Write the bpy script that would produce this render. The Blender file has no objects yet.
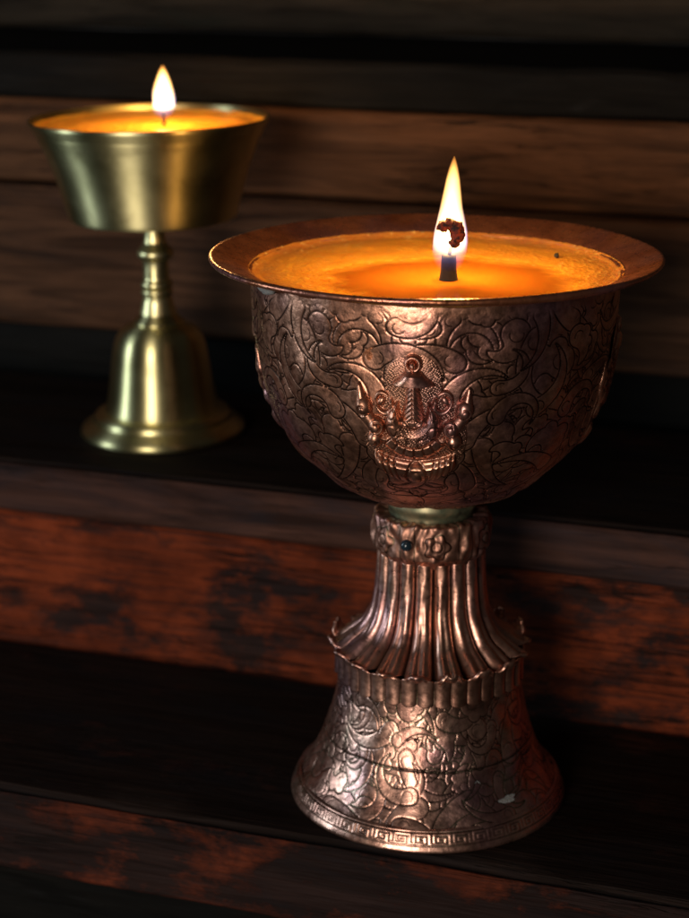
import bpy, math, random
import numpy as np
from mathutils import Vector, Matrix, noise as mnoise

random.seed(11)
rng = np.random.default_rng(5)
scene = bpy.context.scene
C = scene.collection
PI = math.pi

# ------------------------------------------------------------------ helpers
def link(o, parent=None):
    C.objects.link(o)
    if parent is not None:
        o.parent = parent
    return o

def empty(name, loc, label=None, cat=None, kind=None, rotz=0.0, group=None):
    o = bpy.data.objects.new(name, None)
    o.empty_display_size = 0.02
    o.location = loc
    o.rotation_euler = (0, 0, rotz)
    if label: o['label'] = label
    if cat: o['category'] = cat
    if kind: o['kind'] = kind
    if group: o['group'] = group
    return link(o)

def mesh_from_np(name, V, quads, mat, parent=None, attrs=None, smooth=True):
    me = bpy.data.meshes.new(name)
    n, m = len(V), len(quads)
    k = quads.shape[1]
    me.vertices.add(n)
    me.vertices.foreach_set('co', np.ascontiguousarray(V, dtype=np.float32).ravel())
    me.loops.add(m * k)
    me.loops.foreach_set('vertex_index', np.ascontiguousarray(quads, dtype=np.int32).ravel())
    me.polygons.add(m)
    me.polygons.foreach_set('loop_start', np.arange(0, m * k, k, dtype=np.int32))
    if attrs:
        for an, av in attrs.items():
            a = me.attributes.new(an, 'FLOAT', 'POINT')
            a.data.foreach_set('value', np.ascontiguousarray(av, dtype=np.float32).ravel())
    me.update(calc_edges=True)
    me.validate()
    if smooth:
        me.polygons.foreach_set('use_smooth', np.ones(len(me.polygons), dtype=bool))
    me.materials.append(mat)
    o = bpy.data.objects.new(name, me)
    return link(o, parent)

def grid_quads(nu, nv, closed_u, keep=None):
    """vertex index = i*nv + j; i over u, j over v"""
    iu = np.arange(nu if closed_u else nu - 1)
    jv = np.arange(nv - 1)
    I, J = np.meshgrid(iu, jv, indexing='ij')
    I2 = (I + 1) % nu
    q = np.stack([I * nv + J, I * nv + J + 1, I2 * nv + J + 1, I2 * nv + J], -1).reshape(-1, 4)
    return q

def catmull(pts, n):
    """resample a polyline of (r,z) points as a smooth curve of n points evenly spaced in arc length"""
    p = np.array(pts, float)
    P = np.vstack([2 * p[0] - p[1], p, 2 * p[-1] - p[-2]])
    out = []
    for i in range(1, len(P) - 2):
        t = np.linspace(0, 1, 24, endpoint=False)[:, None]
        a, b, c, d = P[i - 1], P[i], P[i + 1], P[i + 2]
        # centripetal-ish damping: tangents limited by the neighbouring segment
        m1 = (c - a) * .5; m2 = (d - b) * .5
        L = np.linalg.norm(c - b)
        for m in (m1, m2):
            l = np.linalg.norm(m)
            if l > L: m *= L / l
        h00 = 2*t**3-3*t**2+1; h10 = t**3-2*t**2+t; h01 = -2*t**3+3*t**2; h11 = t**3-t**2
        out.append(h00*b + h10*m1 + h01*c + h11*m2)
    out.append(p[-1:])
    c = np.vstack(out)
    s = np.r_[0, np.cumsum(np.linalg.norm(np.diff(c, axis=0), axis=1))]
    t = np.linspace(0, s[-1], n)
    return np.stack([np.interp(t, s, c[:, 0]), np.interp(t, s, c[:, 1])], -1), s[-1]

def normals2d(pr):
    """outward normal (nr,nz) of a profile running from top to bottom on the outside"""
    d = np.gradient(pr, axis=0)
    d /= np.linalg.norm(d, axis=1)[:, None] + 1e-12
    return np.stack([-d[:, 1], d[:, 0]], -1)

def revolve(pr, th, H=None):
    """points for angles th (0 faces the camera side, -Y) and profile pr displaced by H along the normal"""
    nr = normals2d(pr)
    if H is None: H = np.zeros((len(th), len(pr)))
    R = pr[None, :, 0] + nr[None, :, 0] * H
    Z = pr[None, :, 1] + nr[None, :, 1] * H
    S, Co = np.sin(th)[:, None], np.cos(th)[:, None]
    return np.stack([R * S, -R * Co, Z], -1)

def lathe(name, pts, mat, parent, nu=128, n=None, smooth_curve=False, wob=0.0, attrs=None):
    if smooth_curve:
        pr, _ = catmull(pts, n or len(pts) * 8)
    else:
        pr = np.array(pts, float)
    th = np.linspace(-PI, PI, nu, endpoint=False)
    H = None
    if wob:
        H = np.zeros((nu, len(pr)))
        for k in range(1, 9):
            H += wob / k * np.sin(k * th + rng.uniform(0, 6))[:, None] * np.cos(rng.uniform(0, 3) * np.linspace(0, 3, len(pr)) + rng.uniform(0, 6))[None]
    V = revolve(pr, th, H).reshape(-1, 3)
    return mesh_from_np(name, V, grid_quads(nu, len(pr), True), mat, parent)

def ball_mesh(name, center, rad, mat, parent, sub=4, amp=0.0, freq=1.0, squash=(1, 1, 1), seed=0):
    import bmesh
    bm = bmesh.new()
    bmesh.ops.create_icosphere(bm, subdivisions=sub, radius=1.0)
    for v in bm.verts:
        d = 1 + amp * (mnoise.fractal(v.co * freq + Vector((seed, seed * 2.3, 0)), 1.0, 2.0, 4))
        v.co = Vector((v.co.x * d * squash[0] * rad + center[0], v.co.y * d * squash[1] * rad + center[1], v.co.z * d * squash[2] * rad + center[2]))
    me = bpy.data.meshes.new(name)
    bm.to_mesh(me); bm.free()
    for p in me.polygons: p.use_smooth = True
    me.materials.append(mat)
    return link(bpy.data.objects.new(name, me), parent)

# ------------------------------------------------------------------ materials
class NT:
    def __init__(s, name):
        s.m = bpy.data.materials.new(name); s.m.use_nodes = True
        s.t = s.m.node_tree; s.t.nodes.clear()
        s.out = s.n('ShaderNodeOutputMaterial')
    def n(s, typ, **kw):
        nd = s.t.nodes.new(typ)
        for k, v in kw.items():
            if k.startswith('i_'):
                key = k[2:].replace('_', ' ')
                nd.inputs[key].default_value = v
            else:
                setattr(nd, k, v)
        return nd
    def l(s, a, b): s.t.links.new(a, b)
    def coord(s, scale=(1, 1, 1), loc=(0, 0, 0)):
        tc = s.n('ShaderNodeTexCoord'); mp = s.n('ShaderNodeMapping')
        mp.inputs['Scale'].default_value = scale; mp.inputs['Location'].default_value = loc
        s.l(tc.outputs['Object'], mp.inputs['Vector']); return mp.outputs['Vector']
    def noise(s, vec, scale, detail=5, rough=.55, dist=0.0):
        nd = s.n('ShaderNodeTexNoise'); nd.inputs['Scale'].default_value = scale
        nd.inputs['Detail'].default_value = detail; nd.inputs['Roughness'].default_value = rough
        nd.inputs['Distortion'].default_value = dist
        s.l(vec, nd.inputs['Vector']); return nd.outputs['Fac']
    def ramp(s, fac, stops):
        r = s.n('ShaderNodeValToRGB'); e = r.color_ramp.elements
        rgba = lambda c: (*c, 1) if not isinstance(c, (int, float)) else (c, c, c, 1)
        e[0].position, e[0].color = stops[0][0], rgba(stops[0][1])
        e[1].position, e[1].color = stops[-1][0], rgba(stops[-1][1])
        for p, c in stops[1:-1]:
            el = e.new(p); el.color = rgba(c)
        s.l(fac, r.inputs['Fac']); return r.outputs['Color']
    def mix(s, fac, a, b, mode='MIX'):
        m = s.n('ShaderNodeMix', data_type='RGBA', blend_type=mode)
        for sock, val in ((m.inputs[0], fac), (m.inputs[6], a), (m.inputs[7], b)):
            if hasattr(val, 'is_linked') or isinstance(val, bpy.types.NodeSocket): s.l(val, sock)
            elif isinstance(val, (int, float)): sock.default_value = val
            else: sock.default_value = (*val, 1)
        return m.outputs[2]
    def math(s, op, a, b=None, clamp=False):
        m = s.n('ShaderNodeMath', operation=op, use_clamp=clamp)
        for k, v in enumerate((a, b)):
            if v is None: continue
            if isinstance(v, (int, float)): m.inputs[k].default_value = v
            else: s.l(v, m.inputs[k])
        return m.outputs[0]
    def attr(s, name):
        return s.n('ShaderNodeAttribute', attribute_name=name).outputs['Fac']
    def maprange(s, v, a, b, c, d):
        m = s.n('ShaderNodeMapRange'); m.clamp = True
        for k, x in zip(('From Min', 'From Max', 'To Min', 'To Max'), (a, b, c, d)): m.inputs[k].default_value = x
        s.l(v, m.inputs['Value']); return m.outputs[0]
    def bump(s, h, strength, dist, prev=None):
        b = s.n('ShaderNodeBump'); b.inputs['Strength'].default_value = strength; b.inputs['Distance'].default_value = dist
        s.l(h, b.inputs['Height'])
        if prev is not None: s.l(prev, b.inputs['Normal'])
        return b.outputs['Normal']
    def principled(s, **kw):
        p = s.n('ShaderNodeBsdfPrincipled')
        for k, v in kw.items():
            sock = p.inputs[k.replace('_', ' ')]
            if isinstance(v, bpy.types.NodeSocket): s.l(v, sock)
            elif isinstance(v, tuple) and len(v) == 3 and sock.type == 'RGBA': sock.default_value = (*v, 1)
            else: sock.default_value = v
        s.l(p.outputs[0], s.out.inputs['Surface'])
        return p

def copper(name, light=(.70, .345, .22), dark=(.34, .15, .092), rough=(.25, .46), patina=(.010, .006, .0045), green=0.0, engraved=True, bump=.35, metal=.96):
    k = NT(name)
    v = k.coord()
    a = k.noise(v, 70, 6, .6, .4)
    b = k.noise(v, 420, 4, .6)
    c = k.noise(v, 28, 3, .5)
    col = k.mix(k.ramp(a, [(.36, 0.0), (.64, 1.0)]), dark, light)
    col = k.mix(k.maprange(c, .48, .66, 0, .6), col, (.30, .16, .22))       # purplish heat bloom
    col = k.mix(k.maprange(b, .60, .74, 0, .6), col, (.13, .07, .055))       # fine tarnish specks
    if green: col = k.mix(k.maprange(k.noise(k.coord((1, 1, .45)), 52, 5, .65, .3), .56, .66, 0, .55 * green), col, (.10, .125, .075))
    met = metal; spec = .5; ro = k.maprange(b, .3, .7, rough[0], rough[1])
    if engraved:
        e = k.attr('engrave')
        e2 = k.math('MULTIPLY', k.maprange(e, .25, .80, 0, 1), k.maprange(a, .25, .6, .62, .95), clamp=True)
        pc = patina
        if green:
            pc = k.mix(k.math('MULTIPLY', k.maprange(k.noise(v, 45, 3, .5), .48, .62, 0, 1), green), patina, (.085, .115, .062))
        col = k.mix(e2, col, pc)
    nrm = k.bump(b, bump, .0004)
    nrm = k.bump(k.noise(v, 150, 3, .5), bump * .9, .0012, nrm)
    k.principled(Base_Color=col, Metallic=met, Roughness=ro, Normal=nrm, Specular_IOR_Level=spec)
    return k.m

def wood(name, base, paint, paint_amt, cool=(.035, .038, .048), rough=(.62, .85), along=1.0, seed=0.0, bump=.5):
    """weathered board, grain runs along local X; paint survives in ragged patches"""
    k = NT(name)
    v = k.coord((1, 1, 1), (seed, seed * .7, seed * 1.3))
    g = k.coord((2.2, 30, 30), (seed, 0, seed))
    g2 = k.coord((9, 140, 140), (0, seed, 0))
    grain = k.noise(g, 4.0, 6, .65, 1.1)
    fine = k.noise(g2, 3.0, 4, .6, .3)
    blot = k.noise(k.coord((8, 13, 15), (seed, seed, seed)), 2.4, 10, .70, .15)
    blot2 = k.noise(k.coord((7, 24, 30), (seed + 4, 2, seed)), 1.8, 6, .62, .6)
    dark = tuple(x * .28 for x in base)
    col = k.mix(k.ramp(grain, [(.34, 0.0), (.66, 1.0)]), dark, base)
    col = k.mix(k.maprange(blot2, .5, .72, 0, .75), col, cool)
    if paint_amt > 0:
        thr = .5 + (.5 - paint_amt) * .5
        pm = k.math('MULTIPLY', k.maprange(blot, thr - .05, thr + .055, 0, 1), k.maprange(fine, .34, .52, .35, 1.0), clamp=True)
        pcol = k.mix(k.ramp(k.noise(v, 30, 5, .6), [(.35, 0.0), (.68, 1.0)]), tuple(x * .42 for x in paint), paint)
        col = k.mix(pm, col, pcol)
        hgt = k.math('ADD', k.math('MULTIPLY', pm, .5), fine)
    else:
        hgt = k.math('ADD', grain, fine)
    # pale scuffs along the grain
    sc = k.noise(k.coord((14, 60, 200), (seed, 1, 2)), 1.6, 3, .5, .8)
    col = k.mix(k.maprange(sc, .70, .78, 0, .3), col, tuple(.45 * (x + .05) for x in base))
    # drying cracks and scratches: thin dark threads that follow the grain
    ck = k.noise(k.coord((3.2, 75, 75), (seed + 2, seed, 1)), 1.5, 4, .6, .4)
    crk = k.maprange(k.math('ABSOLUTE', k.math('SUBTRACT', ck, .5)), .004, .013, 1, 0)
    crk = k.math('MULTIPLY', crk, k.maprange(k.noise(v, 9, 3, .5), .45, .6, 0, 1))
    col = k.mix(k.math('MULTIPLY', crk, .85), col, (.006, .004, .003))
    hgt = k.math('SUBTRACT', hgt, k.math('MULTIPLY', crk, .8))
    nrm = k.bump(hgt, bump, .0016)
    ro = k.maprange(blot2, .3, .7, rough[0], rough[1])
    k.principled(Base_Color=col, Roughness=ro, Specular_IOR_Level=.07, Normal=nrm)
    return k.m

M = {}
M['copper'] = copper('aged_copper')
M['copper_rim'] = copper('worn_copper_rim', light=(.64, .24, .115), dark=(.36, .115, .05), rough=(.20, .40), engraved=False, bump=.5, metal=.88)
M['copper_flute'] = copper('fluted_copper', light=(.80, .43, .31), dark=(.46, .22, .15), rough=(.24, .42), green=.9, bump=.2)
M['copper_knop'] = copper('dulled_copper', light=(.50, .25, .17), dark=(.26, .12, .085), rough=(.36, .55), green=.9)
M['copper_bell'] = copper('bell_copper', light=(.74, .42, .31), dark=(.36, .175, .13), rough=(.22, .40), green=1.0, bump=.3)

k = NT('verdigris_collar'); v = k.coord()
col = k.ramp(k.noise(v, 90, 4, .6), [(.38, (.05, .045, .03)), (.52, (.16, .17, .10)), (.66, (.34, .27, .15))])
k.principled(Base_Color=col, Metallic=.7, Roughness=.42); M['verdigris'] = k.m

k = NT('dark_stud'); k.principled(Base_Color=(.012, .022, .03), Roughness=.18); M['stud'] = k.m

k = NT('brass'); v = k.coord()
st = k.noise(k.coord((1, 1, 14)), 30, 4, .6)
cl = k.noise(v, 34, 5, .6)
col = k.mix(k.ramp(cl, [(.35, 0.0), (.7, 1.0)]), (.56, .49, .23), (.76, .67, .35))
col = k.mix(k.maprange(k.noise(v, 55, 6, .65, .5), .56, .72, 0, .6), col, (.30, .23, .10))
tg = k.n('ShaderNodeTangent'); tg.direction_type = 'RADIAL'; tg.axis = 'Z'
p_ = k.principled(Base_Color=col, Metallic=1.0, Roughness=k.maprange(cl, .3, .7, .34, .46), Anisotropic=.85, Anisotropic_Rotation=.25, Normal=k.bump(st, .05, .0005))
k.l(tg.outputs[0], p_.inputs['Tangent']); M['brass'] = k.m
k = NT('turned_brass'); v = k.coord()
cl = k.noise(v, 60, 5, .6)
col = k.mix(k.ramp(cl, [(.35, 0.0), (.7, 1.0)]), (.56, .49, .23), (.76, .67, .35))
k.principled(Base_Color=col, Metallic=1.0, Roughness=k.maprange(cl, .3, .7, .26, .38), Normal=k.bump(cl, .1, .0006)); M['brass_turned'] = k.m

def wax_mat(name, c1, c2, rough, sss, grain):
    k = NT(name); v = k.coord()
    n1 = k.noise(v, 90, 5, .6); n2 = k.noise(v, 520, 3, .6)
    col = k.mix(k.ramp(n1, [(.35, 0.0), (.65, 1.0)]), c1, c2)
    if grain: col = k.mix(k.math('MULTIPLY', k.attr('film'), k.maprange(n1, .3, .7, .5, 1.0)), col, (.34, .13, .045))
    if grain: col = k.mix(k.maprange(n2, .61, .72, 0, .75), col, (1.0, .80, .34))
    melt = k.attr('melt')
    if grain:
        col = k.mix(melt, col, (.29, .092, .006)); rough = k.math('SUBTRACT', rough, k.math('MULTIPLY', melt, rough - .06))
        bh = k.math('MULTIPLY', n2, k.math('SUBTRACT', 1.0, melt, clamp=True))
    else: bh = n2
    nrm = k.bump(bh, .6, .0010)
    k.principled(Base_Color=col, Roughness=rough, Subsurface_Weight=sss, Subsurface_Radius=(.006, .0025, .0006), Subsurface_Scale=1.0, Normal=nrm, Specular_IOR_Level=.5)
    return k.m
M['wax'] = wax_mat('set_butter', (.62, .25, .020), (.74, .35, .035), .34, .5, True)
M['wax_pale'] = wax_mat('cold_wax', (.15, .145, .14), (.26, .26, .255), .45, .1, False)

k = NT('charred_wick'); v = k.coord()
k.principled(Base_Color=k.ramp(k.noise(v, 900, 3, .6), [(.4, (.003, .003, .004)), (.7, (.010, .008, .007))]), Roughness=.8); M['char'] = k.m
k = NT('ember'); v = k.coord()
hot = k.maprange(k.noise(v, 520, 3, .6), .42, .66, 0, 1)
k.principled(Base_Color=(.03, .008, .006), Roughness=.9, Emission_Color=(1.0, .09, .015), Emission_Strength=k.math('MULTIPLY', hot, .22)); M['ember'] = k.m

def flame_mat(name, height, radius, prof, lean, gain):
    """light given off by the gas itself: strongest along the flame's core, thinning to its skin, blue at its foot"""
    k = NT(name)
    tc = k.n('ShaderNodeTexCoord'); sep = k.n('ShaderNodeSeparateXYZ'); k.l(tc.outputs['Object'], sep.inputs[0])
    h = k.math('DIVIDE', sep.outputs['Z'], height, clamp=True)
    R = k.math('MULTIPLY', k.ramp(h, [(hx, max(rx, .04)) for hx, rx in prof]), radius)
    dx = k.math('SUBTRACT', sep.outputs['X'], k.math('MULTIPLY', k.math('POWER', h, 1.6), lean))
    r2 = k.math('ADD', k.math('MULTIPLY', dx, dx), k.math('MULTIPLY', sep.outputs['Y'], sep.outputs['Y']))
    q = k.math('SUBTRACT', 1.0, k.math('DIVIDE', r2, k.math('MULTIPLY', R, R)), clamp=True)
    q = k.math('POWER', q, .8)
    col = k.ramp(h, [(0.0, (.10, .20, 1.0)), (.11, (.22, .32, 1.0)), (.21, (1.0, .62, .34)), (.34, (1.0, .56, .22)), (.85, (1.0, .48, .13)), (1.0, (1.0, .34, .05))])
    skin = k.math('MULTIPLY', k.maprange(q, .05, .45, 1, 0), k.maprange(h, .30, .62, 1, 0))
    col = k.mix(skin, col, (.34, .42, 1.0))
    st = k.ramp(h, [(0.0, .008), (.09, .016), (.17, .08), (.28, 1.0), (.80, 1.0), (1.0, .45)])
    em = k.n('ShaderNodeEmission'); k.l(col, em.inputs['Color']); k.l(k.math('MULTIPLY', k.math('MULTIPLY', st, q), gain), em.inputs['Strength'])
    k.l(em.outputs[0], k.out.inputs['Volume'])
    k.m.cycles.volume_step_rate = .3
    return k.m
FP = [(0, .30), (.03, .55), (.08, .80), (.16, .95), (.26, 1.0), (.36, .95), (.46, .80), (.56, .64), (.68, .52), (.80, .40), (.90, .26), (.96, .14), (1.0, .03)]
FP2 = [(0, .25), (.05, .55), (.13, .86), (.25, 1.0), (.38, 1.0), (.52, .90), (.66, .73), (.80, .50), (.90, .31), (.96, .17), (1.0, .03)]
M['flame_big'] = flame_mat('burning_gas', .0372, .0060, FP, .0012, 1500)
M['flame_small'] = flame_mat('burning_gas_small', .0222, .0050, FP2, .0004, 2200)

M['tread'] = wood('dark_tread_wood', (.020, .011, .008), (.05, .016, .01), .25, cool=(.010, .008, .009), rough=(.6, .8), seed=1.7)
M['nosing'] = wood('smoked_edge_wood', (.066, .028, .019), (.10, .035, .02), .2, cool=(.013, .014, .018), seed=3.1)
M['red_riser'] = wood('worn_red_paint', (.030, .014, .011), (.20, .036, .011), .58, cool=(.012, .009, .010), seed=5.3, bump=.6)
M['red_edge'] = wood('worn_red_edge', (.022, .011, .009), (.115, .024, .010), .44, cool=(.010, .010, .012), seed=8.8, bump=.6)
M['plank'] = wood('brown_plank', (.115, .050, .023), (.1, .05, .03), 0, cool=(.024, .014, .010), seed=2.2)
M['plank_low'] = wood('brown_plank_low', (.090, .040, .020), (.1, .05, .03), 0, cool=(.020, .013, .011), seed=9.4)
M['shade_black'] = wood('shade_black_wood', (.006, .005, .004), (.05, .03, .02), 0, cool=(.004, .0045, .0045), seed=4.6)  # near-black wood; shade beneath the shelf is painted into this colour
M['green_board'] = wood('dark_greenish_wood', (.036, .025, .016), (.05, .03, .02), 0, cool=(.014, .016, .012), seed=6.4)

# ------------------------------------------------------------------ shelf boards (local frame: X along the shelf, Y away from the viewer, Z up)
def board(name, x0, x1, y0, y1, z0, z1, mat, parent, n=160, amp=.0012, chamf=.002, seed=0, label=None):
    c = chamf
    sec = [(y0 + c, z0), (y0, z0 + c), (y0, (z0 + z1) / 2), (y0, z1 - c), (y0 + c, z1), ((y0 * .6 + y1 * .4), z1), (y1 - c, z1), (y1, z1 - c), (y1, z0 + c), (y1 - c, z0)]
    # denser section so that wear can nibble the arris
    S = []
    for i in range(len(sec)):
        a, b = sec[i], sec[(i + 1) % len(sec)]
        m = 3
        for t in range(m): S.append((a[0] + (b[0] - a[0]) * t / m, a[1] + (b[1] - a[1]) * t / m))
    xs = np.linspace(x0, x1, n)
    V = np.zeros((n, len(S), 3))
    for i, x in enumerate(xs):
        for j, (y, z) in enumerate(S):
            p = Vector((x * 14 + seed, y * 60, z * 60))
            d = amp * mnoise.fractal(p, 1.0, 2.0, 4)
            e = amp * mnoise.fractal(p + Vector((31, 7, 3)), 1.0, 2.0, 4)
            edge = max(0, 1 - abs(z - z1) / .006) * max(0, 1 - abs(y - y0) / .006)
            chip = edge * .0035 * max(0, mnoise.noise(Vector((x * 38 + seed, 2, 5))) - .12)
            V[i, j] = (x, y + d + chip, z + e * .5 - chip)
    q = []
    m = len(S)
    for i in range(n - 1):
        for j in range(m):
            q.append((i * m + j, (i + 1) * m + j, (i + 1) * m + (j + 1) % m, i * m + (j + 1) % m))
    o = mesh_from_np(name, V.reshape(-1, 3), np.array(q)[:, ::-1], mat, parent)
    import bmesh
    bm = bmesh.new(); bm.from_mesh(o.data); bm.verts.ensure_lookup_table()
    bm.faces.new([bm.verts[j] for j in range(m)]); bm.faces.new([bm.verts[(n - 1) * m + j] for j in reversed(range(m))])
    bmesh.ops.recalc_face_normals(bm, faces=bm.faces)
    bm.to_mesh(o.data); bm.free()
    for p in o.data.polygons: p.use_smooth = len(p.vertices) == 4
    try: o.data.set_sharp_from_angle(angle=math.radians(40))
    except Exception: pass
    if label: o['label'] = label
    return o

YAW = math.radians(-18.8)
shelf = empty('stepped_shelf', (0, 0, 0), 'dark stepped wooden altar shelf with worn red paint under both burning lamps', 'altar shelf', rotz=YAW)
X0, X1 = -1.5, 1.0
board('tread', X0, X1, .517, .637, -.024, 0.0, M['tread'], shelf, seed=1)
board('edge_board', X0, X1, .5135, .5165, -.032, -.0012, M['red_edge'], shelf, seed=2, chamf=.0012, label='bottom edge board with scuffed red paint')
board('riser', X0, X1, .640, .656, -.02, .0595, M['red_riser'], shelf, seed=3, label='riser with flaking orange red paint')
board('tread', X0, X1, .6405, .772, .0605, .0815, M['tread'], shelf, seed=4)
board('edge_board', X0, X1, .6345, .6400, .0605, .0812, M['nosing'], shelf, seed=5, chamf=.0016, label='smoky grey brown edge board of the upper step')
board('edge_board', X0, X1, .553, .573, -.22, -.033, M['shade_black'], shelf, seed=12, label='lower riser coloured black to stand for shade')  # shade under the tread comes from the board's black colour

wall = empty('plank_backing', (0, 0, 0), 'brown plank wall with dark ledge rising behind the brass lamp', 'plank wall', rotz=YAW)
board('kick_board', X0, X1, .786, .80, .07, .113, M['shade_black'], wall, seed=6)
board('plank', X0, X1, .775, .793, .1055, .1742, M['plank_low'], wall, seed=7)
board('plank', X0, X1, .7765, .793, .1760, .2165, M['plank'], wall, seed=8)
board('ledge', X0, X1, .7685, .91, .2170, .2385, M['shade_black'], wall, seed=9, label='near-black ledge along the top of the planks')
board('plank', X0, X1, .905, .925, .2390, .272, M['green_board'], wall, seed=10, label='dull greenish board behind the ledge')
board('plank', X0, X1, .9075, .925, .2735, .42, M['green_board'], wall, seed=13, label='dull greenish upper board behind the ledge')

# floor below, the darkness under the shelf put into its colour
import bmesh
bm = bmesh.new(); bmesh.ops.create_grid(bm, x_segments=8, y_segments=8, size=4.0)
me = bpy.data.meshes.new('floor'); bm.to_mesh(me); bm.free(); me.materials.append(M['shade_black'])
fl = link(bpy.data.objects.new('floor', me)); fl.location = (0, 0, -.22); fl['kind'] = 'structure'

# ------------------------------------------------------------------ engraving: scroll leaves in painter's order
def engrave(Rm, L, nu, nv, th0, n_leaf, size, th_mirror=True, depth=.00045, seed=3, dome=.0005, v_pad=.002, gw=.00026):
    r = np.random.default_rng(seed)
    W = 2 * PI * Rm
    du, dv = W / nu, L / (nv - 1)
    H = np.zeros((nu, nv)); G = np.zeros((nu, nv)); own = np.zeros((nu, nv), bool)
    uu = (np.arange(nu) * du)                     # 0..W, theta = -pi..pi
    vv = np.arange(nv) * dv
    def paint(spine, rad, curls):
        lo = spine.min(0) - rad.max() - 4 * gw; hi = spine.max(0) + rad.max() + 4 * gw
        i0, i1 = int(np.floor(lo[0] / du)), int(np.ceil(hi[0] / du))
        j0, j1 = max(0, int(np.floor(lo[1] / dv))), min(nv - 1, int(np.ceil(hi[1] / dv)))
        if j1 <= j0 or i1 <= i0: return
        ii = np.arange(i0, i1 + 1); jj = np.arange(j0, j1 + 1)
        A, B = np.meshgrid(ii * du, jj * dv, indexing='ij')
        d = np.full(A.shape, 9.0)
        for (x, y), rr in zip(spine, rad):
            d = np.minimum(d, np.hypot(A - x, B - y) - rr)
        m = d < 2.2 * gw
        ix = np.ix_(ii % nu, jj)
        groove = np.exp(-(d / gw) ** 2); dark = np.exp(-(d / (gw * 1.5)) ** 4)
        h = np.where(d < 0, dome * (1 - np.exp(d / .0014)), 0) - depth * groove
        for (cx, cy, cr, a0, a1) in curls:
            dist = np.abs(np.hypot(A - cx, B - cy) - cr)
            an = (np.arctan2(B - cy, A - cx) - a0) % (2 * PI)
            g2 = np.exp(-(dist / (gw * .8)) ** 2) * (an < (a1 - a0)) * (d < -gw)
            dark = np.maximum(dark, np.exp(-(dist / (gw * 1.25)) ** 4) * (an < (a1 - a0)) * (d < -gw) * .85); h = h - depth * .7 * g2
        Hs, Gs, Os = H[ix], G[ix], own[ix]
        Hs = np.where(m, h, Hs); Gs = np.where(m, dark, Gs); Os = np.where(d < .3 * gw, True, Os)
        H[ix] = Hs; G[ix] = Gs; own[ix] = Os
    u0 = (th0 + PI) * Rm
    # blue-noise seeds on the half to the right of the mirror line
    pts = []
    tries = 0
    while len(pts) < n_leaf * (1 if th_mirror else 2) and tries < 20000:
        tries += 1
        p = (r.uniform(0, W / 2 if th_mirror else W), r.uniform(v_pad, L - v_pad * .5)); s = size * r.uniform(.7, 1.25)
        if all((p[0]-q[0])**2 + (p[1]-q[1])**2 > (.92 * size * (1 if tries < 9000 else .8))**2 for q, _ in pts): pts.append((p, s))
    r.shuffle(np.arange(3))
    order = r.permutation(len(pts))
    for o in order:
        (x, y), s = pts[o]
        phi = r.uniform(0, 2 * PI); turn = r.choice([-1, 1]) * r.uniform(.5, 1.6); kind = r.uniform()
        nseg = 26
        t = np.linspace(0, 1, nseg)
        Ln = s * (2.2 if kind < .42 else 4.4)
        ang = phi + turn * 2.2 * t ** 1.2
        dx = np.cumsum(np.cos(ang)) * Ln / nseg; dy = np.cumsum(np.sin(ang)) * Ln / nseg
        sp = np.stack([x + dx, y + dy], -1)
        rad = s * ((.66 if kind < .42 else .50) * (1 - t) ** (.75 if kind < .42 else .9) + .05)
        extra = []; er = []
        if kind < .42:                                            # lobed leaf
            for lt in (.16, .42):
                kx = int(lt * nseg); nx, ny = -math.sin(ang[kx]), math.cos(ang[kx]); sg = -np.sign(turn)
                extra.append(sp[kx] + sg * np.array([nx, ny]) * rad[kx] * .8); er.append(rad[kx] * .72)
        if extra:
            sp2 = np.vstack([sp, np.array(extra)]); rad2 = np.r_[rad, er]
        else: sp2, rad2 = sp, rad
        a0 = r.uniform(0, 6.28)
        curls = []
        if r.uniform() < .7:
            curls = [(sp[1][0], sp[1][1], s * .34, a0, a0 + r.uniform(2.2, 4.4))]
        for sg in ((1, -1) if th_mirror else (1,)):
            S2 = sp2.copy(); S2[:, 0] = u0 + sg * sp2[:, 0]
            cu = []
            for (cx, cy, cr, b0, b1) in curls:
                if sg == 1: cu.append((u0 + cx, cy, cr, b0, b1))
                else: cu.append((u0 - cx, cy, cr, PI - b1, PI - b0))
            paint(S2, rad2, cu)
    # matted ground between the leaves: small punched pits
    pit = np.zeros((nu, nv)); sp_ = .00075
    npit = int(W * L / sp_ ** 2)
    pu, pv = r.uniform(0, W, npit), r.uniform(0, L, npit)
    k = 3
    for a in range(-k, k + 1):
        for b in range(-k, k + 1):
            i = (np.round(pu / du).astype(int) + a) % nu; j = np.clip(np.round(pv / dv).astype(int) + b, 0, nv - 1)
            dd = np.hypot(np.round(pu / du) * du + a * du - pu, np.round(pv / dv) * dv + b * dv - pv)
            np.maximum.at(pit, (i, j), np.exp(-(dd / .00022) ** 2))
    bg = ~own
    H = H - np.where(bg, .00018 + .00022 * pit, 0)
    G = np.maximum(G, np.where(bg, .32 + .68 * pit, 0))
    return H, G

def soft_lumps(nu, nv, amp, seed, kmax=14):
    r = np.random.default_rng(seed); th = np.linspace(-PI, PI, nu, endpoint=False)[:, None]; s = np.linspace(0, 1, nv)[None]
    H = np.zeros((nu, nv))
    for _ in range(26):
        a = r.integers(2, kmax); b = r.uniform(2, kmax)
        H += amp * np.sin(a * th + r.uniform(0, 6.3)) * np.sin(b * s + r.uniform(0, 6.3)) / 4
    return H

# ------------------------------------------------------------------ the copper lamp
GX, GY = .0302, .5885
lamp = empty('butter_lamp', (GX, GY, 0), 'large engraved copper butter lamp with fluted stem on the lower step', 'butter lamp')
lamp.scale = (.998, .998, 1.0085)

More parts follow.
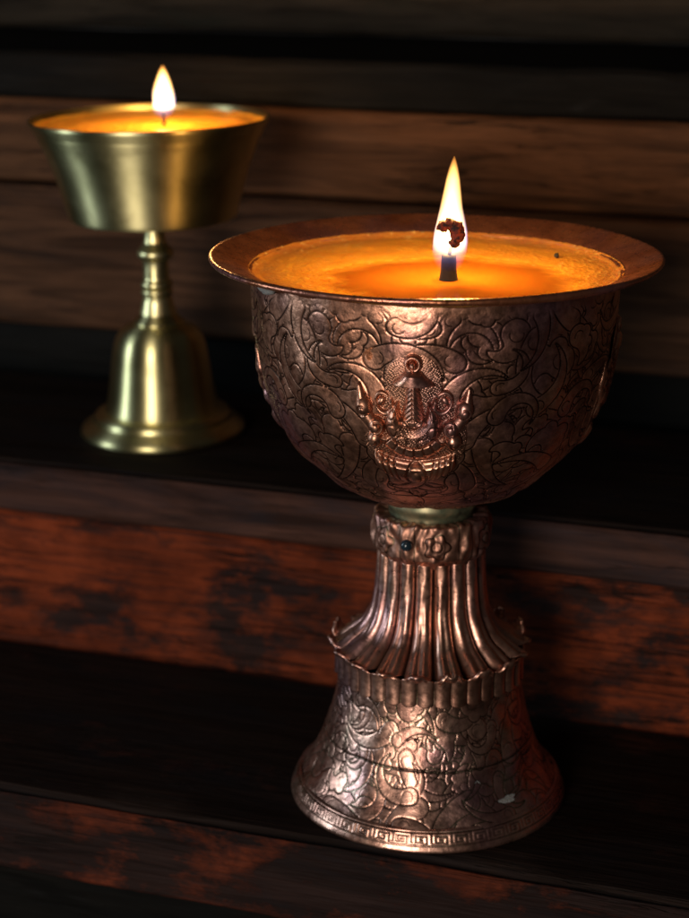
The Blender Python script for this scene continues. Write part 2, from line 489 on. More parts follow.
bowl_pts = [(.0613, .1897), (.0611, .182), (.0606, .174), (.0599, .165), (.0582, .155), (.0558, .146), (.0529, .139), (.0472, .1302), (.0407, .1238), (.0346, .1186), (.0248, .1138), (.0165, .1111)]
NU, NV = 1440, 380
pr, Lb = catmull(bowl_pts, NV)
th = np.linspace(-PI, PI, NU, endpoint=False)
TH0 = -.155
Hh, Gg = engrave(.054, Lb, NU, NV, TH0, 520, .0061, seed=4, depth=.00012, dome=.00009, gw=.00020)
fade = np.clip((np.arange(NV) - 6) / 14, 0, 1)[None]
Hh = Hh * fade + soft_lumps(NU, NV, .00042, 2, 24); Gg = Gg * fade
V = revolve(pr, th, Hh).reshape(-1, 3)
bowl = mesh_from_np('bowl', V, grid_quads(NU, NV, True), M['copper'], lamp, {'engrave': np.clip(Gg, 0, 1)})

# repousse emblem: heights in a small grid of its own, pressed out of the bowl's wall
def emblem_heights(X, Y):
    """X, Y in drawing units (1 unit is about a third of a millimetre), Y downwards, emblem axis at X=0"""
    H = np.zeros_like(X); G = np.zeros_like(X)
    def add(h): 
        nonlocal H
        H = np.maximum(H, h)
    def dome(cx, cy, rx, ry, h, rot=0, p=.5):
        c, s = math.cos(rot), math.sin(rot)
        a = ((X - cx) * c + (Y - cy) * s) / rx; b = (-(X - cx) * s + (Y - cy) * c) / ry
        add(h * np.clip(1 - a * a - b * b, 0, 1) ** p)
    def chain(pts, h, p=.5):
        pts = np.array(pts, float); n = 40
        t = np.linspace(0, len(pts) - 1, n); base = np.arange(len(pts))
        cx, cy, cr = (np.interp(t, base, pts[:, i]) for i in range(3))
        best = np.zeros_like(X)
        for x, y, rr in zip(cx, cy, cr):
            best = np.maximum(best, rr * np.sqrt(np.clip(1 - ((X - x) ** 2 + (Y - y) ** 2) / rr ** 2, 0, 1)))
        m = max(cr)
        add(h * best / m)
    def ring(cx, cy, r, w, h):
        d = np.abs(np.hypot(X - cx, Y - cy) - r)
        add(h * np.sqrt(np.clip(1 - (d / w) ** 2, 0, 1)))
    def cut(d, w, depth, mask=None):
        nonlocal H, G
        g = np.exp(-(d / w) ** 2)
        if mask is not None: g = g * mask
        g = g * (H > .2)
        H = H - depth * g; G = np.maximum(G, .5 * g)
    # wide low pad that lifts the whole group off the wall
    pad = np.maximum(np.clip(1 - (X / 50) ** 2 - ((Y - 432) / 47) ** 2, 0, 1) ** .6, np.clip(1 - (X / 27) ** 2 - ((Y - 386) / 29) ** 2, 0, 1) ** .6)
    # finial ring and drop
    ring(0, 366.5, 6.0, 2.4, 6.0); dome(0, 368, 3.4, 4.6, 8.0)
    # parasol
    hw = np.interp(Y, [371, 374, 379, 384, 387], [5, 8, 12.5, 19, 20.5])
    inside = (Y > 370) & (Y < 387)
    add(np.where(inside, 12.0 * np.sqrt(np.clip(1 - (X / hw) ** 2, 0, 1)) * np.clip((387 - Y) / 2.4, 0, 1) ** .5 * np.clip((Y - 368) / 8, .4, 1), 0))
    # ribbed column
    hw = np.interp(Y, [386, 400, 416, 421], [5.5, 7.5, 11, 11]); inside = (Y >= 386) & (Y < 420)
    add(np.where(inside, 9.5 * np.sqrt(np.clip(1 - (X / hw) ** 2, 0, 1)), 0))
    colm = inside & (np.abs(X) < hw)
    dome(-6.2, 419, 6.6, 4.2, 10.0, .35); dome(6.2, 419, 6.6, 4.2, 10.0, -.35)
    # crescent cushion of cloud with a notch for the column
    e1 = np.sqrt((X / 26.5) ** 2 + ((Y - 421) / 23.5) ** 2); e2 = np.sqrt((X / 13.0) ** 2 + ((Y - 404) / 17.5) ** 2)
    dd = np.minimum((1 - e1) * 24, (e2 - 1) * 14)
    cres = (dd > 0) & (Y > 400.5)
    top_fade = np.clip((Y - 400.5) / 3.5, 0, 1) ** .5
    add(np.where(cres, 10.0 * np.clip(dd / 6.5, 0, 1) ** .5 * top_fade, 0))
    for (cx, cy, r) in ((-18.5, 425, 5.0), (-9.5, 434, 5.0), (18.5, 426, 5.0), (8.5, 435.5, 4.0), (-20, 411, 4.4), (20, 411, 4.4)):
        cut(np.abs(np.hypot(X - cx, Y - cy) - r), .75, .8, cres)
    cut(np.abs(dd - 1.6), .6, .6, cres)
    pits = np.clip(np.sin(X * 2.1 + 1.3 * np.sin(Y * .9)) * np.sin(Y * 2.3 + 1.1 * np.sin(X * .8)) - .45, 0, 1) * 1.8
    pm = cres & (Y > 421) & (np.abs(X) < 15)
    H = H - .5 * pits * pm; G = np.maximum(G, .4 * pits * pm)
    # twin scrolled rings beside the column
    for sg in (-1, 1):
        cx = sg * 27.5; cy = 404 - (2 if sg > 0 else 0)
        c_, s_ = math.cos(sg * .45), math.sin(sg * .45)
        a_ = ((X - cx) * c_ + (Y - cy) * s_); b_ = (-(X - cx) * s_ + (Y - cy) * c_)
        eo = np.hypot(a_ / 9.0, b_ / 12.0); an2 = (np.arctan2(b_, a_ * sg) + 2.6) % (2 * PI)
        add((2.4 + 2.4 * an2 / 6.3) * np.clip(1 - ((eo - .80) / (.14 + .14 * an2 / 6.3)) ** 2, 0, 1) ** .5 * np.clip((6.0 - an2) / .5, 0, 1))
        dome(cx + sg * 2.5, cy - 1.5, 3.4, 5.0, 3.4, -sg * .7)
        
        # outer flames / leaves
        chain([(sg * 35, 429, 6.0), (sg * 45, 416, 6.5), (sg * 50, 403, 5.0), (sg * 52, 391, 2.0)], 6.6)
        dome(sg * 34.5, 425, 7.6, 8.8, 9.5, sg * .5); dome(sg * 47, 409, 8.2, 10.0, 8.6, sg * .5)
        dome(sg * 37, 438, 7.6, 7.6, 7.6)
        cut(np.abs(np.hypot(X - sg * 34, Y - 425) - 4.4), 1.0, 2.0, (X * sg < 36))
        cut(np.abs(np.hypot(X - sg * 38, Y - 439) - 4.0), 1.0, 2.0, (Y > 437))
        cut(np.abs(np.hypot(X - sg * 47, Y - 411) - 4.0), 1.0, 1.6, (X * sg > 45))
    # narrow collar of petals under the cushion
    e3 = np.sqrt((X / 38) ** 2 + ((Y - 418) / 36.5) ** 2)
    fr_ = (e3 < 1) & (e1 > .98) & (Y > 436)
    add(np.where(fr_, 4.2 * np.clip((1 - e3) * 9, 0, 1) ** .5, 0))
    an_ = np.arctan2(X, Y - 418)
    cut(np.abs(((an_ + PI) % .30) - .15) * 34, .8, 1.5, fr_)
    # lotus seat
    top = 456.5 - (X / 36) ** 2 * 7; bot = 476.5 - (X / 36) ** 2 * 13
    tt = np.clip((Y - top) / np.maximum(bot - top, 1e-3), 0, 1)
    ins = (Y > top) & (Y < bot) & (np.abs(X) < 38)
    add(np.where(ins, np.clip((Y - top) / 3.5, 0, 1) ** .5 * 8.5 * np.sqrt(np.clip(1 - (2 * tt - .8) ** 2 / 1.5, 0, 1)) * np.clip((38.5 - np.abs(X)) / 7, 0, 1) ** .5 * np.clip((bot - Y) / 3, 0, 1) ** .5, 0))
    lot = ins
    dome(2, 466.5, 8.0, 8.2, 10.0)
    for x in (14, 19, 24, 29.5):
        for sg in (-1, 1):
            cut(np.abs(X - sg * (x + (Y - 466) * -.32 + 1)), .8, 1.7, lot & (np.abs(X) > 12))
    cut(np.abs(np.hypot(X - 2, Y - 466) - 9.2), 1.0, 2.0, lot)
    cut(np.abs(Y - top - 1.6), .7, 1.0, lot)
    # chevrons on the column
    ph = (Y + np.abs(X) * -.9) % 4.2
    g = np.exp(-((ph - 2.1) / .7) ** 2) * colm * (Y < 416)
    H = H - .9 * g; G = np.maximum(G, .35 * g)
    cut(np.abs(X), .7, 1.0, colm & (Y < 416))
    # darker tone where forms meet the pad: relief edges
    rel = H.copy()
    pad = np.maximum(pad, .3 * np.clip(rel / 1.5, 0, 1))
    stip = np.clip(np.sin(X * 1.9 + 1.7 * np.sin(Y * .7)) * np.sin(Y * 2.0 + 1.5 * np.sin(X * .6)) - .35, 0, 1) * 1.5 * (rel < .6)
    G = np.maximum(G, stip * .5)
    H = np.maximum(H, 0) + 1.2 * pad - .5 * stip
    edge = np.clip(1 - rel / 1.2, 0, 1) * np.clip(rel / .3, 0, 1) * (pad > .05)
    G = np.maximum(G, .45 * edge)
    G = np.maximum(G, .42 * (rel < .6) * (pad > .12))
    return H, G, pad

z_s = pr[:, 1]
# metric drawing: Y follows arc length down the wall, with the wall's own foreshortening in the drawing taken out
arc = np.linspace(0, Lb, NV)
vis = np.cumsum(np.r_[0, np.hypot(np.diff(pr[:, 0]), np.diff(pr[:, 1])) * np.clip(-normals2d(pr)[1:, 1] * 0 + (normals2d(pr)[1:, 0] * .97 + normals2d(pr)[1:, 1] * .26), .25, 1)])
Ydraw = 316.5 + vis / .000331
ne_u, ne_v = 420, 440
sel = np.linspace(np.interp(352, Ydraw, arc), np.interp(482, Ydraw, arc), ne_v)
pre = np.stack([np.interp(sel, arc, pr[:, 0]), np.interp(sel, arc, pr[:, 1])], -1)
Ye = np.interp(sel, arc, Ydraw)
the = np.linspace(-.39, .39, ne_u)
XX = the[:, None] * np.maximum(pre[None, :, 0], .048) / .000330; YY = np.broadcast_to(Ye[None], XX.shape)
He, Ge, pad = emblem_heights(XX, YY)
unit = .00036
Hm = He * unit * np.clip(pad / .12, 0, 1) - .0007 * (1 - np.clip(pad / .10, 0, 1))
for kk in range(4):
    tc = TH0 + kk * PI / 2
    Ve = revolve(pre, the + tc, Hm * (1 if kk == 0 else .4) + .00025).reshape(-1, 3)
    q = grid_quads(ne_u, ne_v, False)
    keep = (pad.reshape(-1)[q] > .004).any(1)
    used = np.unique(q[keep]); remap = -np.ones(ne_u * ne_v, int); remap[used] = np.arange(len(used))
    if kk == 2: continue
    mesh_from_np('emblem', Ve[used], remap[q[keep]], M['copper'], bowl, {'engrave': np.clip(Ge, 0, 1).reshape(-1)[used]})

# rim: rolled outer lip, dished flange, inner wall
rim_pts = [(.0604, .1886), (.0614, .1897), (.0660, .1910), (.0705, .1922), (.0738, .1930), (.0748, .1933), (.0752, .1939), (.0750, .1945), (.0742, .1947), (.0730, .1944), (.0700, .1934), (.0670, .1923), (.0645, .1914), (.0625, .1904), (.0612, .1890), (.0604, .1860), (.0598, .1800), (.0590, .168)]
lathe('rim', rim_pts, M['copper_rim'], lamp, nu=256, n=150, smooth_curve=True, wob=.0004)

# stem parts
lathe('collar', [(.0150, .1130), (.0158, .1108), (.0160, .1088), (.0150, .1066), (.0150, .1030)], M['verdigris'], lamp, nu=96, n=24, smooth_curve=True)

nu, nv = 420, 70
kp, Lk = catmull([(.0150, .1056), (.0190, .1060), (.0203, .1052), (.0206, .1032), (.0204, .0992), (.0206, .0955), (.0203, .0930), (.0192, .0918), (.0180, .0895)], nv)
tk = np.linspace(-PI, PI, nu, endpoint=False)
Hk = np.zeros((nu, nv)); Gk = np.zeros((nu, nv)); sk = np.linspace(0, Lk, nv)
r5 = np.random.default_rng(8)
for i in range(12):                                             # rosettes alternating with rolled bosses
    tc = i * 2 * PI / 12 + .05; vc = Lk * .56
    d = np.hypot(((tk[:, None] - tc + PI) % (2 * PI) - PI) * .0204, sk[None] - vc)
    if i % 2 == 0:
        an = np.arctan2(sk[None] - vc, ((tk[:, None] - tc + PI) % (2 * PI) - PI) * .0204)
        rr = .0042 * (1 + .16 * np.cos(5 * an)); h = .0012 * np.sqrt(np.clip(1 - (d / rr) ** 2, 0, 1)) ; g = np.exp(-((d - rr) / .00035) ** 2)
        g = np.maximum(g, .8 * np.exp(-((d - .0018) / .0003) ** 2)); h = h - .0004 * np.exp(-((d - .0018) / .0003) ** 2)
    else:
        h = .0016 * np.exp(-(((tk[:, None] - tc + PI) % (2 * PI) - PI) * .0204 / .0019) ** 2) * np.exp(-((sk[None] - vc) / .0055) ** 4)
        g = np.exp(-((np.abs(((tk[:, None] - tc + PI) % (2 * PI) - PI) * .0204) - .0028) / .0004) ** 2) * .8
    Hk = np.maximum(Hk, h); Gk = np.maximum(Gk, g)
rough_h = np.zeros((nu, nv))
for _ in range(30):
    rough_h += .00012 * np.sin(r5.integers(6, 40) * tk + r5.uniform(0, 6))[:, None] * np.sin(r5.uniform(4, 22) * sk / Lk + r5.uniform(0, 6))[None]
mesh_from_np('knop', revolve(kp, tk, Hk * .75 + .7 * rough_h - .0006).reshape(-1, 3), grid_quads(nu, nv, True), M['copper_knop'], lamp, {'engrave': np.clip(Gk, 0, 1)})
ts = -.46
knob = ball_mesh('stud', (.0209 * math.sin(ts), -.0209 * math.cos(ts), .0990), .0021, M['stud'], lamp, sub=3)

# fluted skirt of tongues
N = 18
nu, nv = N * 44, 120
fp, Lf = catmull([(.0184, .0915), (.0187, .0850), (.0192, .0780), (.0201, .0720), (.0218, .0672), (.0246, .0628), (.0279, .0601), (.0309, .0578), (.0330, .0567), (.0345, .0571), (.0351, .0589)], 300)
tf = np.linspace(-PI, PI, nu, endpoint=False)
rng2 = np.random.default_rng(21)
lenv = rng2.normal(0, .018, N); amps = 1 + rng2.normal(0, .12, N); twist = rng2.normal(0, .012, N)
idx = np.floor((tf + PI) / (2 * PI) * N).astype(int) % N
x = ((tf + PI) / (2 * PI) * N) % 1.0 - .5                     # -.5...5 across a tongue
ridge = np.sqrt(np.clip(1 - (2 * x) ** 2 * .98, 0, 1))           # rounded tube
end = .865 + .13 * np.clip(1 - np.abs(2 * x) ** 1.8, 0, 1) ** .8 + lenv[idx]
t = np.linspace(0, 1, nv)[None] * end[:, None]
sidx = t * 299
nrm_f = normals2d(fp)
ii = np.arange(300)
R = np.interp(sidx, ii, fp[:, 0]); Z = np.interp(sidx, ii, fp[:, 1]); nR = np.interp(sidx, ii, nrm_f[:, 0]); nZ = np.interp(sidx, ii, nrm_f[:, 1])
A = (.0028 + .0036 * t ** 2) * amps[idx][:, None]
mid = 1 - .22 * np.exp(-(x / .12) ** 2)[:, None] * np.clip(t * 1.4 - .3, 0, 1)      # slight hollow down each tongue near the tip
Hf = A * (ridge[:, None] * mid - .80)
Hf += rough_h.std() * .25 * np.sin(37 * tf)[:, None] * np.sin(19 * t)
R2 = R + nR * Hf; Z2 = Z + nZ * Hf
tt = tf[:, None] + twist[idx][:, None] * np.sin(t * PI) * 0.4
V = np.stack([R2 * np.sin(tt), -R2 * np.cos(tt), Z2], -1).reshape(-1, 3)
Gf = np.clip(1.25 - ridge[:, None] * 1.55, 0, 1) * np.ones_like(t) * .95
o = mesh_from_np('fluted_skirt', V, grid_quads(nu, nv, True), M['copper_flute'], lamp, {'engrave': Gf})
sm = o.modifiers.new('thick', 'SOLIDIFY'); sm.thickness = .0013; sm.offset = -1

# pleated ring below the tongues
N2 = 36
nu, nv = N2 * 16, 30
x = (np.linspace(0, N2, nu, endpoint=False)) % 1.0 - .5
tp = np.linspace(-PI, PI, nu, endpoint=False)
t = np.linspace(0, 1, nv)[None]
ridge = np.abs(np.cos(x * PI)) ** .6
ztop = .0552 + .0010 * ridge[:, None]; zbot = .0470 - .0010 * ridge[:, None]
Zp = ztop + (zbot - ztop) * t
Rp = .0326 + .0006 * t ** .8 + .0010 * (ridge[:, None] - .5) + .0003 * np.sin(7 * tp)[:, None] + .0008 * (1 - t) ** 3
V = np.stack([Rp * np.sin(tp)[:, None], -Rp * np.cos(tp)[:, None], Zp], -1).reshape(-1, 3)
o = mesh_from_np('pleated_ring', V, grid_quads(nu, nv, True), M['copper_flute'], lamp, {'engrave': np.clip(.85 - ridge[:, None] * 1.1, 0, 1) * np.ones_like(t)})
sm = o.modifiers.new('thick', 'SOLIDIFY'); sm.thickness = .0008; sm.offset = -1

# engraved bell of the foot
NUb, NVb = 1100, 170
bp, Lbb = catmull([(.0316, .0520), (.0325, .0420), (.0345, .0332), (.0362, .0273), (.0383, .0205), (.0409, .0149), (.0433, .0109), (.0454, .0080), (.0467, .0064)], NVb)
tb = np.linspace(-PI, PI, NUb, endpoint=False)
Hb, Gb = engrave(.039, Lbb, NUb, NVb, -.14, 200, .0056, depth=.00012, dome=.00010, seed=9, gw=.00016, th_mirror=False)
# twelve softly raised vertical panels
Hb += .00028 * np.cos(12 * (tb + .14))[:, None] * np.clip(np.linspace(-.2, 1, NVb), 0, 1)[None] + soft_lumps(NUb, NVb, .00025, 6, 18)
line = np.exp(-((np.linspace(0, Lbb, NVb)[None] - .0285 - .0004 * np.sin(3 * tb)[:, None] - .0002 * np.sin(11 * tb)[:, None]) / .00035) ** 2)
Hb -= .0003 * line; Gb = np.maximum(Gb * .9, line * .9)
foot = mesh_from_np('foot', revolve(bp, tb, Hb).reshape(-1, 3), grid_quads(NUb, NVb, True), M['copper_bell'], lamp, {'engrave': np.clip(Gb, 0, 1)})

# base band with a key fret
FR = ["111111110", "100000010", "101111010", "101001010", "101101010", "100001010", "111111011", "000000000"]
fr = np.array([[int(c) for c in r_] for r_ in FR], float)       # rows from top, columns along
NK = 44
nu, nv = NK * 9 * 3, 44
dp, Ld = catmull([(.0458, .0076), (.0468, .0069), (.0474, .0061), (.0480, .0049), (.0486, .0035), (.0492, .0020), (.0495, .0011), (.0494, .0004), (.0486, 0.0)], nv)
td = np.linspace(-PI, PI, nu, endpoint=False)
Hd = np.zeros((nu, nv)); sd = np.linspace(0, Ld, nv)
v0, v1 = .0018, .0060
for j in range(nv):
    w = (sd[j] - v0) / (v1 - v0)
    if 0 <= w < 1:
        row = fr[int(w * 8)]
        Hd[:, j] = row[(np.arange(nu) // 3) % 9]
Gd = 1 - Hd
m_out = ((sd < v0 - .0002) | (sd > v1 + .0001))[None] * np.ones((nu, 1), bool)
Gd[m_out] = 0; Hd[m_out] = .6
for _ in range(2):
    Hd = (np.roll(Hd, 1, 0) + Hd * 2 + np.roll(Hd, -1, 0)) / 4
    Gd = (np.roll(Gd, 1, 0) + Gd * 2 + np.roll(Gd, -1, 0)) / 4
bead = np.exp(-((sd - v0 + .0004) / .0002) ** 2)[None]
mesh_from_np('base_band', revolve(dp, td, Hd * .00016 - .0003 * bead).reshape(-1, 3), grid_quads(nu, nv, True), M['copper_bell'], lamp, {'engrave': np.clip(np.maximum(Gd * .55, bead * .9), 0, 1)})

# pale wax dried on the foot and under the lip
def wax_blot(th, s, w, h, prof, parent, name, hh=.0006):
    n = 28; L_ = np.r_[0, np.cumsum(np.hypot(np.diff(prof[:, 0]), np.diff(prof[:, 1])))]
    tl = np.linspace(-1, 1, n); A_, B_ = np.meshgrid(tl, tl, indexing='ij')
    rr = np.hypot(A_, B_); an = np.arctan2(B_, A_); lim = 1 - .18 * np.sin(3 * an + 1) - .1 * np.sin(5 * an)
    Hh_ = hh * np.clip(1 - (rr / lim) ** 2, 0, 1) ** .7 - .0005
    ss = s + B_ * h; rad = np.interp(ss, L_, prof[:, 0]); zz = np.interp(ss, L_, prof[:, 1])
    nn = normals2d(prof); nr_ = np.interp(ss, L_, nn[:, 0]); nz_ = np.interp(ss, L_, nn[:, 1])
    R_ = rad + nr_ * (Hh_ + .0004); Z_ = zz + nz_ * (Hh_ + .0004); T_ = th + A_ * w / rad
    V_ = np.stack([R_ * np.sin(T_), -R_ * np.cos(T_), Z_], -1).reshape(-1, 3)
    q_ = grid_quads(n, n, False); q_ = q_[(rr < lim).reshape(-1)[q_].all(1)]
    us = np.unique(q_); rm = -np.ones(n * n, int); rm[us] = np.arange(len(us))
    return mesh_from_np(name, V_[us], rm[q_], M['wax_pale'], parent)
wax_blot(.66, .0415, 0.0040, .0013, bp, lamp, 'wax_drip', .0003)
wax_blot(.40, .0330, .0019, .0014, bp, lamp, 'wax_drip', .0002)

# drip hanging below the lip
dr = ball_mesh('wax_drip', (0, 0, 0), 1.0, M['wax_pale'], lamp, sub=3, amp=.25, freq=1.5)
tdp = -1.02
dr.scale = (.0048, .0022, .0014); dr.location = (.0640 * math.sin(tdp), -.0640 * math.cos(tdp), .1892); dr.rotation_euler = (0, 0, tdp)

# butter: set ring and melted pool round the wick
WX, WY, WZ = .0035, -.0150, .1886
nu, nv = 240, 150
tw = np.linspace(-PI, PI, nu, endpoint=False); rw = np.linspace(0, 1, nv) ** .8 * .0622
X = rw[None] * np.sin(tw)[:, None]; Y = -rw[None] * np.cos(tw)[:, None]
Z = np.zeros_like(X); melt = np.zeros_like(X)
PRX, PRY = .040, .036
for i in range(nu):
    for j in range(nv):
        p = Vector((X[i, j] * 160, Y[i, j] * 160, 0)); q = Vector((X[i, j] * 620, Y[i, j] * 620, 3))
        d = math.hypot((X[i, j] - WX) / PRX, (Y[i, j] - WY) / PRY)
        d += .10 * mnoise.noise(Vector((X[i, j] * 75, Y[i, j] * 75, 9))) + .05 * mnoise.noise(p * 1.7)
        solid = min(1, max(0, (d - .80) / .34)); solid = solid * solid * (3 - 2 * solid); melt[i, j] = 1 - solid
        wd_ = math.hypot(X[i, j] - WX, Y[i, j] - WY)
        flat = WZ - .0003 + .0005 * math.exp(-max(0, wd_ - .0016) / .0012) + solid * (.0003 + .00022 * mnoise.noise(p) + .00030 * max(0, mnoise.noise(q)))
        Z[i, j] = flat + .0016 * max(0, (rw[j] - .0570) / .0052) ** 2.2
V = np.stack([X, Y, Z], -1).reshape(-1, 3)
film = np.clip((rw[None] + .0015 * np.sin(5 * tw + 1)[:, None] + .001 * np.sin(11 * tw)[:, None] - .0500) / .0115, 0, 1) * np.ones_like(X)
butter = mesh_from_np('butter', V, grid_quads(nu, nv, True), M['wax'], lamp, {'film': film, 'melt': melt})
def wick_and_flame(parent, wx, wy, wz, wick_r, wick_h, fz, fh, fr, fprof, mat, skew=0.0, lean=(0, 0)):
    n = 20
    pts = [(wick_r * (1.18 - .18 * min(1, t * 2.5)) * (1 - .12 * t), wz + wick_h * t) for t in np.linspace(0, 1, 10)][::-1]
    pts = [(.0001, wz + wick_h)] + pts
    w = lathe('wick', pts, M['char'], parent, nu=24)
    w.location = (wx, wy, 0)
    # flame: its origin sits at its foot so the gas colours follow its own height
    hh = np.array(fprof)
    pr_, _ = catmull([(r_ * fr, h_ * fh) for h_, r_ in hh][::-1], 60)
    th_ = np.linspace(-PI, PI, 48, endpoint=False)
    R = pr_[None, :, 0] * (1 + .05 * np.sin(2 * th_ + .6)[:, None] + skew * np.sin(th_)[:, None] * np.exp(-((pr_[None, :, 1] / fh - .42) / .18) ** 2) + .06 * np.sin(th_ + 2.4)[:, None] * np.sin(13 * pr_[None, :, 1] / fh + 1) + .03 * np.sin(th_ * 2)[:, None] * np.sin(23 * pr_[None, :, 1] / fh))
    tz = pr_[None, :, 1] / fh
    V = np.stack([R * np.sin(th_)[:, None] + lean[0] * tz ** 1.6, -R * np.cos(th_)[:, None] + lean[1] * tz, np.broadcast_to(pr_[None, :, 1], R.shape)], -1).reshape(-1, 3)
    f = mesh_from_np('flame', V, grid_quads(48, 60, True), mat, parent)
    f.location = (wx, wy, fz)
    return w, f

wick, flame = wick_and_flame(lamp, WX, WY, WZ - .0005, .0027, .0085, WZ + .0022,   .0372, .0060, FP, M['flame_big'], skew=.10, lean=(.0012, 0))
# burnt knob of soot at the wick's head, in front of the brightest gas
for (dx, dz, r_, sd_) in ((-.0023, .0194, .0019, 1), (-.0003, .0202, .0018, 2), (.0019, .0188, .0024, 3), (.0024, .0164, .0022, 4), (.0014, .0142, .0017, 5)):
    o = ball_mesh('burnt_knob', (WX + dx, WY - .0056, WZ + dz - .0012), r_, M['ember'], wick, sub=3, amp=.35, freq=1.8, seed=sd_)
    o.location = (-WX, -WY, 0)
pts_ = [(0, 0, .0070), (.0004, -.0012, .0105), (.0016, -.0030, .0130), (.0020, -.0050, .0135)]
nstr = 24; ts_ = np.linspace(0, 1, nstr); pa = np.array(pts_)
cx_, cy_, cz_ = (np.interp(ts_ * 3, range(4), pa[:, i_]) for i_ in range(3))
ang_ = np.linspace(0, 2 * PI, 10, endpoint=False)
Vs = np.stack([cx_[:, None] + .0006 * np.cos(ang_)[None], cy_[:, None] + .0006 * np.sin(ang_)[None], WZ + cz_[:, None] + 0 * ang_[None]], -1)
qs = np.array([(i_ * 10 + j_, i_ * 10 + (j_ + 1) % 10, (i_ + 1) * 10 + (j_ + 1) % 10, (i_ + 1) * 10 + j_) for i_ in range(nstr - 1) for j_ in range(10)])
mesh_from_np('charred_strand', Vs.reshape(-1, 3), qs, M['char'], wick)
# one small crumb of burnt wick lying on the butter
cr_ = ball_mesh('burnt_crumb', (0, 0, 0), .0009, M['char'], None, sub=2, amp=.4, freq=1.5)
cr_.location = (GX + .0425, GY + .020, WZ * 1.0085 + .0010)
cr_['label'] = 'tiny black crumb of burnt wick lying on the orange butter of the copper lamp'; cr_['category'] = 'crumb'

# ------------------------------------------------------------------ the brass lamp
BX, BY, BZ = -.0805, .7672, .0815
brass = empty('butter_lamp', (BX, BY, BZ), 'smaller plain polished brass butter lamp with bell foot on the upper step', 'butter lamp')
brass.rotation_euler = (0, math.radians(-.8), 0)
bz = BZ
def P(*pts): return [(r, z - bz) for r, z in pts]
lathe('bowl', P((.0486, .2165), (.0496, .2185), (.0503, .2194), (.0508, .2190), (.0507, .2178), (.0483, .2140), (.0457, .2085), (.0433, .2025), (.0412, .1965), (.0394, .1905), (.0378, .1845), (.0366, .1800), (.0359, .1778), (.0350, .1768), (.0330, .1764), (.0200, .1760), (.0040, .1758)), M['brass'], brass, nu=160, n=200, smooth_curve=True, wob=.00012)
lathe('bowl_lining', P((.0503, .2193), (.0490, .2160), (.0480, .2130), (.0460, .2090)), M['brass'], brass, nu=160, n=40, smooth_curve=True)
lathe('stem', P((.0050, .1765), (.0046, .1735), (.0046, .1685), (.0050, .1660), (.0058, .1648), (.0064, .1640), (.0076, .1625), (.0079, .1612), (.0074, .1597), (.0060, .1588), (.0056, .1570), (.0056, .1530), (.0058, .1498), (.0067, .1490), (.0070, .1478), (.0067, .1466), (.0060, .1461), (.0067, .1455), (.0070, .1444), (.0066, .1432), (.0061, .1426), (.0066, .1412), (.0070, .1395), (.0075, .1375), (.0082, .1350)), M['brass_turned'], brass, nu=96, n=240, smooth_curve=True)
lathe('foot', P((.0070, .1360), (.0086, .1340), (.0105, .1322), (.0112, .1312), (.0110, .1306), (.0135, .1298), (.0165, .1280), (.0187, .1250), (.0200, .1215), (.0209, .1170), (.0218, .1110), (.0228, .1040), (.0238, .0980), (.0247, .0940), (.0252, .0925), (.0250, .0917), (.0262, .0914), (.0282, .0912), (.0298, .0904), (.0304, .0892), (.0306, .0880), (.0322, .0870), (.0345, .0858), (.0359, .0846), (.0364, .0835), (.0362, .0822), (.0352, .0816), (.030, .0815)), M['brass'], brass, nu=160, n=320, smooth_curve=True)
# butter
nu, nv = 120, 50
tw = np.linspace(-PI, PI, nu, endpoint=False); rw = np.linspace(0, .0489, nv)
X = rw[None] * np.sin(tw)[:, None]; Y = -rw[None] * np.cos(tw)[:, None]
Z = np.full_like(X, .2163 - bz) + .0008 * np.clip((rw[None] - .044) / .005, 0, 1) ** 2
for i in range(nu):
    for j in range(nv):
        Z[i, j] += .0005 * mnoise.noise(Vector((X[i, j] * 150, Y[i, j] * 150, 7)))
bb = mesh_from_np('butter', np.stack([X, Y, Z], -1).reshape(-1, 3), grid_quads(nu, nv, True), M['wax'], brass, {'melt': .55 * np.clip(1.3 - np.hypot(X - .0070, Y + .0080) / .024, 0, 1)})
bwx, bwy = .0070, -.0080
wick2, flame2 = wick_and_flame(brass, bwx, bwy, .2166 - bz, .0007, .0058, .2166 - bz + .0026, .0222, .0050, FP2, M['flame_small'], skew=.10, lean=(.0004, 0))

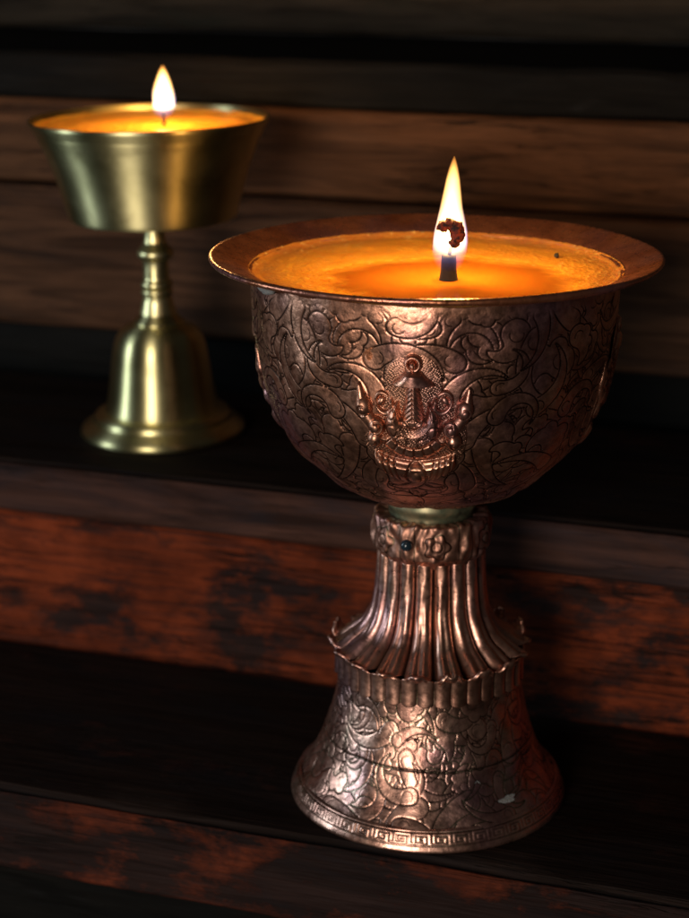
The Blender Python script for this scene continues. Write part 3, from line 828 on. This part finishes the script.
# ------------------------------------------------------------------ light
def aim(o, target):
    d = Vector(target) - o.location
    o.rotation_euler = d.to_track_quat('-Z', 'Y').to_euler()
def area(name, az, el, dist, size, size_y, power, color, target=(.0, .65, .12)):
    L = bpy.data.lights.new(name, 'AREA'); L.shape = 'RECTANGLE'; L.size = size; L.size_y = size_y; L.energy = power; L.color = color
    o = link(bpy.data.objects.new(name, L)); a, e = math.radians(az), math.radians(el)
    o.location = Vector(target) + dist * Vector((math.sin(a) * math.cos(e), -math.cos(a) * math.cos(e), math.sin(e)))
    aim(o, target); return o
area('window_light', -20, 5, 1.9, .52, .9, 22, (1.0, .91, .81))
area('side_window_light', -84, 9, 1.3, .22, .6, 5.0, (.68, .86, 1.0))

def flame_lamp(name, loc, power, radius):
    L = bpy.data.lights.new(name, 'POINT'); L.energy = power; L.color = (1.0, .52, .16); L.shadow_soft_size = radius
    o = link(bpy.data.objects.new(name, L)); o.location = loc; return o
flame_lamp('flame_light', (GX + WX + .0005, GY + WY, WZ * 1.0085 + .023), .42, .006)
flame_lamp('small_flame_light', (BX + bwx - .002, BY + bwy, .2166 + .014), .22, .004)

w = bpy.data.worlds.new('World'); scene.world = w; w.use_nodes = True
bg = w.node_tree.nodes['Background']; bg.inputs['Color'].default_value = (1.0, .92, .86, 1); bg.inputs['Strength'].default_value = .015

# ------------------------------------------------------------------ camera
cam = bpy.data.cameras.new('camera'); co = link(bpy.data.objects.new('camera', cam)); scene.camera = co
co.location = (0, 0, .31); co.rotation_euler = (math.radians(90 - 17.5), 0, 0)
cam.sensor_fit = 'VERTICAL'; cam.sensor_height = 36; cam.lens = 36 * 1800 / 918
cam.clip_start = .02; cam.clip_end = 60
cam.dof.use_dof = True; cam.dof.focus_distance = .566; cam.dof.aperture_fstop = 10.5; cam.dof.aperture_blades = 7

vs = scene.view_settings; vs.view_transform = 'Standard'; vs.look = 'None'; vs.exposure = 0; vs.gamma = 1
cy = scene.cycles
cy.use_denoising = True; cy.max_bounces = 8; cy.sample_clamp_indirect = 3.0; cy.volume_bounces = 0; cy.transparent_max_bounces = 16
cy.caustics_reflective = False
